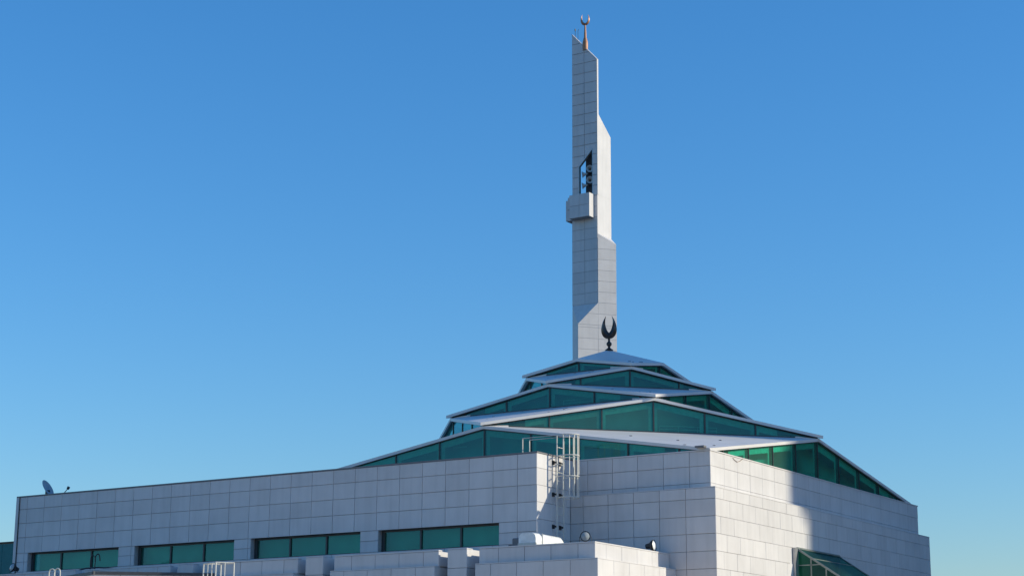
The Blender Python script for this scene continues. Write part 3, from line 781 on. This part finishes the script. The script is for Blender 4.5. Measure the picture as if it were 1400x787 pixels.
cb = MB().tube([V((.02, 1.689, -0.073)), V((.02, 1.799, -0.135)), V((.02, 2.023, -0.185)), V((.02, 2.255, -0.119)), V((.02, 2.462, -0.017))], .009, 6).build('hanging_cable', M_CABLE)
tag(cb, 'thin brown cable sagging below the coping of the sunlit wall', 'cable')

# ------------------------------------------------------------------ tower outside the frame that shades the roof and half of the right wall
dX, dY = 68.0, 10.0
vE = 6.30+SK*(dX+dY)          # the far near-side corner of the tower sets the shadow's edge
zst = -1.8+SM*(dX+dY); zs2 = .75+SM*(dX+dY)
ot = thing('shadow_tower', 'tall pale unseen tower off to the right of the hall, inferred from its shadow', 'building', (dX+5, vE+9, ZG))
MB().box(dX, dX+dY, vE+.65, vE+18, ZG, zst).box(dX, dX+dY, vE, vE+18, zst, zs2).box(dX, dX+dY, vE+.8, vE+18, zs2, 52).build('wall', M_WALL, ot)  # side stepped to shape the outline of the cast shadow
for r in range(17):
    MB().box(dX-.03, dX+.0, vE+1.6, vE+17, ZG+2+r*3.4, ZG+3.6+r*3.4).build('window', M_GREENWALL, ot)

# added blocks outside the frame, steering bounce light and reflections ---------------------------------------------
M_BEIGE = plain('beige_render', (.62, .52, .40), .8, nscale=.5, namt=.06)
M_TILE = plain('warm_bounce_tiles', (.70, .56, .42), .8, nscale=1.5)  # warm colour set to bounce light onto shaded walls
M_DARKFAC = plain('dark_cladding', (.045, .05, .055), .5)
tr_ = thing('bounce_terrace', 'added warm terrace below the frame, bouncing light onto the annex and carrying the rails', 'building', (-3, -13, ZG))  # unseen terrace added for warm bounce light; also supports the rails
MB().box(-12.8, 6, -21, YL-.02, ZG, -6.25).build('body', M_BEIGE, tr_)
MB().box(-12.8, 6, -21, YL-.03, -6.25, -6.2).box(-25, -12.81, -21, -8.6, -6.25, -6.2).build('roof_tiles', M_TILE, tr_)
MB().box(-25, -12.81, -21, -8.6, ZG, -6.25).build('body', M_BEIGE, tr_)
pv = link('bounce_paving', mesh_of('bounce_paving', [(-12, -70, ZG+.004), (26, -70, ZG+.004), (26, -.4, ZG+.004), (-12, -.4, ZG+.004)], [(0, 1, 2, 3)]), M_TILE); pv['kind'] = 'structure'  # unseen paving added to bounce warm sunlight onto the walls
def offblock(name, label, p, q, depth, top, mat):
    p = V((p[0], p[1], 0)); q = V((q[0], q[1], 0)); d = (q-p).normalized(); n = V((d.y, -d.x, 0))
    t = thing(name, label, 'building', tuple((p+q)/2-n*depth/2+V((0, 0, ZG))))
    MB().prism([p+V((0, 0, ZG)), q+V((0, 0, ZG)), q-n*depth+V((0, 0, ZG)), p-n*depth+V((0, 0, ZG))], (0, 0, top-ZG)).build('wall', mat, t)
    L = (q-p).length; wn = MB(); r = ZG+1.2
    while r+1.6 < top:
        s_ = 1.2
        while s_+1.3 < L:
            a = p+d*s_+n*.01; b = p+d*(s_+1.3)+n*.01
            wn.add([a+V((0, 0, r)), b+V((0, 0, r)), b+V((0, 0, r+1.5)), a+V((0, 0, r+1.5))], [(0, 1, 2, 3)]); s_ += 2.8
        r += 3.1
    w_ = wn.build('windows', M_GREENWALL, t); w_['kind'] = 'stuff'
offblock('dark_blocker', 'added dark block outside the view, darkening glass reflections and sky light on the right', (0, 58), (42, 31), 10, 22.0, M_DARKFAC)  # unseen block added to darken right-hand glass reflections and cut sky light
offblock('bounce_block', 'added beige block outside the view, bouncing warm light onto the shaded walls', (-3, -43), (-26, -41), 10, 5.5, M_BEIGE)  # unseen block added to send warm bounce light to the shaded walls
